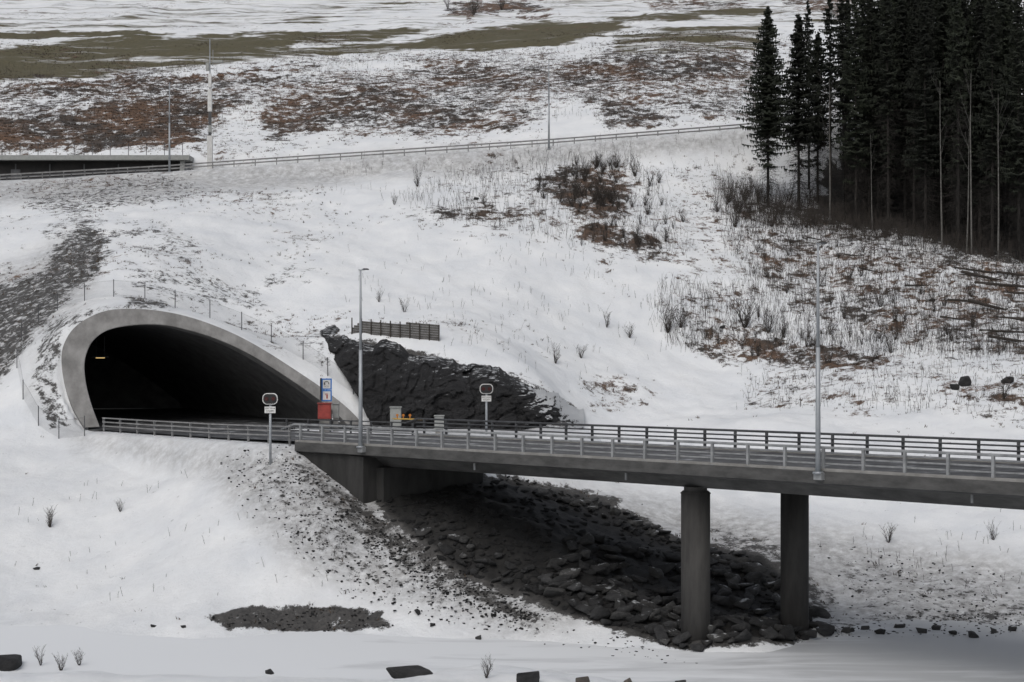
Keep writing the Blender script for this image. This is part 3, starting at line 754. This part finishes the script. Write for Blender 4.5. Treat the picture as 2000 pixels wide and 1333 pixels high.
obj('rubble',merge(items,'rubble',M['rubble']),kind='stuff',label='dark broken stones heaped below the bridge',category='rubble')
def stone(p,s,mi,label,grp,name='boulder',tilt=.3,vi=None):
    o=bpy.data.objects.new(name,RM[mi][vi] if vi is not None else random.choice(RM[mi]));col.objects.link(o);o.location=p;o.scale=s
    o.rotation_euler=(random.uniform(-tilt,tilt),random.uniform(-tilt,tilt),random.uniform(0,6.3));meta(o,label,'rock',group=grp)
bigP=[(1100,1050),(1320,1070),(1480,1090),(1610,1210),(1580,1252),(1330,1262),(1180,1222),(1070,1165)]
blocks=[(p,.45,.92) for p in sample(bigP,170)]+[(p,.3,.6) for p in sample([(950,940),(1180,985),(1320,1050),(1260,1060),(1150,1000)],45)]+[(p,.3,.6) for p in sample([(760,1000),(900,1110),(1050,1170),(1100,1130),(900,1050)],30)]+[(p,.35,.8) for p in sample([(1230,1190),(1610,1195),(1620,1252),(1250,1256)],25)]
for s,t in piers:
    c=ST(s,t)
    for i in range(11):
        a=6.283*i/11+random.uniform(-.2,.2);r=random.uniform(1.0,1.6);x=c[0]+math.cos(a)*r;y=c[1]+math.sin(a)*r
        blocks.append(((x,y,max(ground(x,y),-14.6)),.45,.8))
for p,s0,s1 in blocks:
    s=random.uniform(s0,s1);stone((p[0],p[1],p[2]+.14*s/.5),(s,s*.8,s*random.uniform(.6,.9)),random.choice([0,0,1]),'angular dark grey block in the riprap slope','riprap blocks under the bridge',tilt=.45)
for px,py,w,h,mi in[(18,1304,2.6,1.1,3),(802,1322,2.9,.9,3),(1030,1332,1.5,.95,3),(1140,1338,1.2,.7,2),(1230,1340,.9,.6,2),(1330,1340,.8,.5,1),(528,1315,.8,.3,3),(935,1249,.45,.5,1),(815,1198,.7,.4,3),(845,1224,.55,.35,3),(1018,1230,.3,.2,1),(358,1226,.4,.25,3),(300,1224,.5,.2,3),(72,1112,.5,.2,3),
   (1655,1236,.9,.5,1),(1690,1230,.6,.4,1),(1720,1238,.7,.4,3),(1755,1226,.8,.5,1),(1800,1236,.9,.5,1),(1830,1230,.7,.4,3),(1860,1240,.7,.4,1),(1900,1244,1.1,.5,3),(1940,1236,.6,.4,1),(1980,1232,1.0,.5,1),(1885,752,1.7,1.1,3),(1865,760,1.2,.8,3),(1968,748,1.5,.9,3),(930,390,.9,.5,3),(1820,590,1.0,.6,3),(1410,640,.9,.5,3)]:
    q=hit(px,py)
    stone((q[0],q[1],q[2]+h*.14),(w/2,w/2*.8,h/1.1),mi,{3:'dark angular boulder resting in the snow',2:'tan rounded boulder at the icy bank',1:'grey boulder by the frozen river',0:'grey block among riprap'}[mi],'boulders along the river bank',tilt=.1,vi=(5 if w>1.6 else 7) if py>1290 else None)

# ---------------- spruces ----------------
def spruce(H,cb,rmax,seed,lean=0,dens=1.0,skirt=0):
    r=np.random.default_rng(seed);V=[];Fc=[]
    tv=MB();K_=10
    for i in range(K_):
        a=i/K_;b=(i+1)/K_;tv.tube((lean*a*a,0,H*a-.5*(i==0)),(lean*b*b,0,H*b),.15*(1-a)+.015,.15*(1-b)+.015,n=8,cap=False)
    for i in range(360):
        z=r.uniform(.03,1)*cb*1.15;a=r.uniform(0,6.28);l=r.uniform(.4,1.8);q=Vector((0,0,z));e_=Vector((math.cos(a)*l,math.sin(a)*l,z+r.uniform(-.7,.0)))
        tv.tube(q,e_,.016,.005,n=3,cap=False)
        for k_ in range(3):
            m_=q.lerp(e_,r.uniform(.4,.95));tv.tube(m_,m_+Vector((r.uniform(-.3,.3),r.uniform(-.3,.3),r.uniform(-.45,0))),.010,.004,n=3,cap=False)
    tm=tv.mesh('trunk',M['bark'])
    z=cb*.45
    while z<H-.15:
        low=z<cb
        f=max(0,(z-cb)/(H-cb));L=rmax*((1-f)**.8)*(.62+.38*min(1,f*5))+.12
        nb=int(r.integers(5,8)*dens)
        if low: nb=int(nb*r.uniform(.0,.7)*((z-cb*.45)/(cb*.55)+.1));L=rmax*r.uniform(.4,.8)
        for _ in range(nb):
            a=r.uniform(0,2*np.pi);l=L*r.uniform(.4,1.3);dr=r.uniform(.10,.6)*l*(1-.6*f);zz=z+r.uniform(-.2,.2)
            if r.random()<.08: continue
            dx,dy=np.cos(a),np.sin(a);ns=int(5+l*6)
            for k_ in range(ns):
                t=(k_+.5+r.uniform(-.4,.4))/ns;cx=dx*l*t;cy=dy*l*t;cz=zz-dr*t*(1.2-.5*t)+ (.15*l*t*t)
                w=(.14+.42*(1-t)*l*.45)*r.uniform(.6,1.3);side=1 if k_%2 else -1
                px_,py_=-dy*side,dx*side
                ex=cx+px_*w+dx*w*.7;ey=cy+py_*w+dy*w*.7;ez=cz-r.uniform(.05,.5)*w-.04
                tw=r.uniform(.05,.11);lo=lean*(zz/H)**2
                o=len(V);V+= [(cx-dx*tw+lo,cy-dy*tw,cz+tw*.4),(cx+dx*tw*1.6+lo,cy+dy*tw*1.6,cz-tw*r.uniform(.5,1.6)),(ex+lo,ey,ez)];Fc.append((o,o+1,o+2))
                if r.random()<.7:
                    o=len(V);V+=[(cx-dx*.08+lo,cy-dy*.08,cz),(cx+dx*.1+lo,cy+dy*.1,cz),(cx+lo+r.uniform(-.08,.08),cy+r.uniform(-.08,.08),cz-r.uniform(.15,.5))];Fc.append((o,o+1,o+2))
        z+=r.uniform(.18,.34)
    cm=npmesh('crown',V,Fc,M['needle']);return tm,cm
SP=[spruce(21,7.5,3.1,1,0,2.2),spruce(22,8,2.0,2,.3,1.3),spruce(25,11.5,1.8,3,-.3),spruce(26,9,2.0,4),spruce(24,6.5,2.2,5,.2),spruce(20,7,2.6,6,0,1.9),spruce(23,13,1.6,8,.2,.9)]
def tree(px,D,vi,sc=1.0,z=None,grp='spruces at the edge of the wood'):
    x=(px-CX)/F*D;g=bpy.data.objects.new('spruce_tree',None);col.objects.link(g);g.location=(x,D,ground(x,D)-.1);g.rotation_euler=(0,0,random.uniform(0,6.28));g.scale=(sc*random.uniform(.85,1.1),)*2+(sc,)
    meta(g,'tall dark spruce with bare lower trunk on snowy slope','tree',group=grp)
    obj('trunk',SP[vi][0],g);obj('crown',SP[vi][1],g)
foot=lambda px: float(np.interp(px,[1470,1500,1600,1750,1880,2000,2200],[398,405,425,455,492,508,520]))
for px,vi,sc,dd in[(1500,0,1.0,0),(1560,5,1.03,1),(1597,5,.92,5),(1580,6,.9,9),(1622,6,1.0,4),(1648,2,1.0,1),(1672,4,1.02,0),(1700,6,1.05,4),(1735,2,1.02,1),(1768,1,1.1,5),(1808,4,1.05,1),(1842,3,1.05,6),(1872,6,1.1,1),(1905,4,1.08,3),(1938,3,1,0),(1962,6,1.15,5),(1990,4,1.1,0),(2030,3,1,0),(2080,2,1.1,0)]:
    p=hit(px,foot(px));tree(px,p[1]+dd,vi,sc)
cnt=0
while cnt<132:
    px=random.uniform(1640,2350);D0=hit(min(px,2080),foot(px))[1];D=D0+2+abs(random.gauss(0,1))*22
    if 182<D<192: continue
    if px<1720 and D>D0+12: continue
    tree(px,D,random.choice([1,2,3,4,4,6,2]),random.uniform(.78,1.15));cnt+=1

# ---------------- bare trees / shrubs ----------------
def bare(H,r0_,seed,stems=1,depth=3,spread=.5,nb=7):
    r=random.Random(seed);mb=MB()
    def grow(p,d,L,rad,lev):
        k=4 if lev==0 else 3;q=p
        for i in range(k):
            d=(d+Vector((r.uniform(-.1,.1),r.uniform(-.1,.1),r.uniform(-.02,.1)))).normalized() if (lev or stems>1) else (d+Vector((r.uniform(-.03,.03),r.uniform(-.03,.03),0))).normalized()
            e_=q+d*(L/k);ra=rad*(1-i/k*.8);rb_=rad*(1-(i+1)/k*.8);mb.tube(q,e_,ra,rb_,n=5 if lev==0 else 3,cap=False)
            if lev<depth-1:
                for _ in range(nb//k+ (r.random()<.5)):
                    if lev==0 and stems==1 and i<2: continue
                    a=r.uniform(0,6.28);dd=(d*.75+Vector((math.cos(a),math.sin(a),.25))*spread).normalized()
                    grow(q.lerp(e_,r.random()),dd,L*r.uniform(.25,.45)*(.5 if stems==1 else 1),max(.005,rb_*.5),lev+1)
            q=e_
    for s in range(stems):
        a=r.uniform(0,6.28);t=0 if stems==1 else r.uniform(.1,.5)
        grow(Vector((0,0,-.1)),Vector((math.cos(a)*t,math.sin(a)*t,1)).normalized(),H*r.uniform(.7,1),r0_,0)
    return mb
BT=[bare(17,.09,i,1,3,.45,9).mesh('trunk',M['pale']) for i in range(3)]
for px,py,s in[(1835,478,1.0),(1892,492,1.1),(1943,505,1.0),(1617,432,.95),(1882,490,.8),(1700,452,.6)]:
    p=hit(px,py);g=obj('birch_tree',random.choice(BT),None,(p[0],p[1]-1,ground(p[0],p[1]-1)),random.uniform(0,6),label='thin pale bare birch at edge of dark spruces',category='tree',group='bare birches');g.scale=(s,s,s)
SH=[bare(1.0,.015,20+i,7+2*(i%2),3,.6,6).mesh('shrub',M['twig']) for i in range(6)]
shr=[(815,365,1.9),(1455,640,3.0),(1305,650,2.6),(1330,640,2.0),(1185,640,1.4),(1135,700,1.2),(1085,710,1.6),(1500,650,1.8),(1740,690,1.8),(1960,780,1.8),(1720,600,1.8),(98,1030,1.3),(1240,345,2.3),(1265,420,1.7),(945,400,1.6),(770,400,1.0),(875,18,3),(925,30,4),(980,20,3),(1420,400,2.0),(1455,395,2.0),(790,610,1.2),(740,590,1.1),(950,1325,.9),(120,1310,.8),(80,1300,.9),(155,1300,.7),(235,1000,.7),(1735,1060,1.1),(1940,1055,1.1),(1230,660,1.2),(1600,560,1.6),(1660,545,1.6),(1540,500,1.4),(1900,640,1.6)]
for i in range(75): shr.append((random.gauss(1150,48),random.uniform(322,410),random.uniform(.7,1.8)))
for i in range(40): shr.append((random.gauss(1240,55),random.uniform(400,490),random.uniform(.5,1.3)))
for i in range(36): shr.append((random.uniform(1360,1740),random.uniform(650,712),random.uniform(.5,1.2)))
for i in range(44): shr.append((random.uniform(1400,1760),min(random.uniform(388,446),9999)+0,random.uniform(1.0,2.4)))
for i in range(66): shr.append((random.uniform(1440,2000),random.uniform(460,700),random.uniform(.5,1.4)))
for px,py,h in shr[:298]:
    if px>1600 and py<450: py=foot(px)+random.uniform(-8,16)
    p=hit(px,py);g=obj('bare_shrub',random.choice(SH),None,(p[0],p[1],p[2]),random.uniform(0,6),label='leafless twiggy shrub standing in snow',category='shrub',group='leafless shrubs on the slope');g.scale=(h*.95,h*.95,h)
def stems(polys,name,label):
    V=[];Fc=[]
    for poly,k,h0,h1 in polys:
        for p in sample(poly,k):
            cl=random.randint(1,3)
            for _ in range(cl):
                x=p[0]+random.gauss(0,.5);y=p[1]+random.gauss(0,.5);z=ground(x,y)-.05;h=random.uniform(h0,h1);lx=random.gauss(0,.2)*h;ly=random.gauss(0,.16)*h
                segs=[((x,y,z),(x+lx,y+ly,z+h),.011)]
                for _ in range(random.randint(2,5)):
                    f=random.uniform(.3,.9);q=(x+lx*f,y+ly*f,z+h*f);l=h*random.uniform(.15,.35);segs.append((q,(q[0]+random.uniform(-.6,.6)*l,q[1]+random.uniform(-.5,.5)*l,q[2]+l*.85),.006))
                for a,b,rr_ in segs:
                    o=len(V);V+=[(a[0]-rr_,a[1],a[2]),(a[0]+rr_,a[1],a[2]),(b[0]+rr_*.4,b[1],b[2]),(b[0]-rr_*.4,b[1],b[2])];Fc.append((o,o+1,o+2,o+3))
                    V+=[(a[0],a[1]-rr_,a[2]),(a[0],a[1]+rr_,a[2]),(b[0],b[1]+rr_*.4,b[2]),(b[0],b[1]-rr_*.4,b[2])];Fc.append((o+4,o+5,o+6,o+7))
    obj(name,npmesh(name,V,Fc,M['twig']),kind='stuff',label=label,category='undergrowth')
stems([([(780,400),(900,335),(1050,305),(1240,300),(1330,420),(1330,505),(1100,475),(860,430)],620,.5,1.6),
([(1380,380),(1500,410),(2050,520),(2050,700),(1700,700),(1500,690),(1440,520)],3800,.3,1.3),
([(1280,560),(1450,560),(1480,680),(1300,690)],320,.5,1.6),([(1400,360),(1560,390),(1750,450),(2000,500),(2000,520),(1700,475),(1440,440)],1300,.8,2.3),
([(640,460),(1300,480),(1300,720),(1100,760),(700,620)],140,.3,.8),([(1450,700),(2000,720),(2000,820),(1450,800)],260,.3,.9),([(0,130),(1470,80),(1470,230),(0,260)],1300,.3,1.1),
([(600,330),(1450,280),(1450,330),(700,400)],110,.4,1.2),([(1600,1010),(2000,1010),(2000,1180),(1600,1100)],30,.3,.7),([(0,900),(500,900),(700,1150),(0,1180)],30,.2,.6)],'undergrowth','leafless saplings and weed stalks poking through snow')
# dry grass tufts
wgt=(np.clip(brush,0,1)**1.8+.35*np.clip(rocky_shade,0,1)**1.8)*(DD**2)*np.gradient(Ds)[:,None]*inview*(DD>82)*(DD<275)*(PY>60)*(PY<1240)
wgt*= (kf<.2)&(sdo<-.3)&(kk<.3)&(rocky_shade<.95)
wgt/=wgt.sum();ids=rng.choice(wgt.size,38000,p=wgt.ravel())
bx=GX.ravel()[ids]+rng.normal(0,.15,len(ids));by=GY.ravel()[ids];bz=GZ.ravel()[ids]-.03
V=[];Fc=[]
for x,y,z in zip(bx,by,bz):
    s=random.uniform(.12,.34)
    for _ in range(5):
        a=random.uniform(0,6.28);l=s*random.uniform(.6,1.2);w=.03;o=len(V)
        ox=x+random.uniform(-.14,.14);oy=y+random.uniform(-.14,.14)
        V+=[(ox-w*math.sin(a),oy+w*math.cos(a),z),(ox+w*math.sin(a),oy-w*math.cos(a),z),(ox+math.cos(a)*l*.7,oy+math.sin(a)*l*.7,z+l*.75)];Fc.append((o,o+1,o+2))
obj('dry_grass',npmesh('dry_grass',V,Fc,M['straw']),kind='stuff',label='brown dry grass tufts showing through the snow',category='grass')
# felled logs
LG=MB().tube((-2.5,0,0),(2.5,0,.1),.14,.09,n=8).tube((.5,0,.1),(1.1,.3,.5),.03).tube((-1,0,.1),(-1.3,-.3,.45),.03).mesh('log',M['wood'])
for px,py,s in[(1930,545,1.0),(1965,560,1.1),(1990,575,.9),(1950,605,1.1),(1985,625,1.0),(1960,650,.8),(1890,590,.7),(1900,530,.8),(1995,540,.9),(1870,625,.6),(1600,470,.5),(1985,668,.9),(1700,530,.5),(1800,560,.6),(1660,500,.5)]:
    p=hit(px,py);g=obj('felled_log',LG,None,(p[0],p[1],p[2]+.06),0,label='dark felled log lying in snow',category='log',group='felled logs on the slope');g.scale=(s,s,s);g.rotation_euler=(0,random.uniform(.0,.3),random.uniform(-.9,.1))

# ---------------- camera, light ----------------
cam=bpy.data.cameras.new('camera');co=bpy.data.objects.new('camera',cam);col.objects.link(co)
co.rotation_euler=(math.pi/2,0,0);cam.sensor_width=36;cam.lens=57.6;cam.clip_end=3000;cam.clip_start=.5
bpy.context.scene.camera=co
w=bpy.data.worlds.new('World');bpy.context.scene.world=w;w.use_nodes=True;nt=w.node_tree
sk=N(nt,'ShaderNodeTexSky',sky_type='NISHITA');sk.sun_disc=False;sk.sun_elevation=math.radians(50);sk.sun_rotation=math.radians(200);sk.dust_density=4
hs=N(nt,'ShaderNodeHueSaturation');hs.inputs['Saturation'].default_value=.4
nt.links.new(sk.outputs[0],hs.inputs['Color']);bg=nt.nodes['Background'];nt.links.new(hs.outputs[0],bg.inputs[0]);bg.inputs[1].default_value=.110
sl=bpy.data.lights.new('sun','SUN');sl.energy=.75;sl.angle=math.radians(40);sl.color=(1,.98,.95)
so=bpy.data.objects.new('sun',sl);col.objects.link(so)
el,az=math.radians(50),math.radians(200)
dv=Vector((math.sin(az)*math.cos(el),math.cos(az)*math.cos(el),math.sin(el)))
so.rotation_euler=dv.to_track_quat('Z','Y').to_euler()
vs_=bpy.context.scene.view_settings;vs_.view_transform='Standard';vs_.look='None';vs_.exposure=0
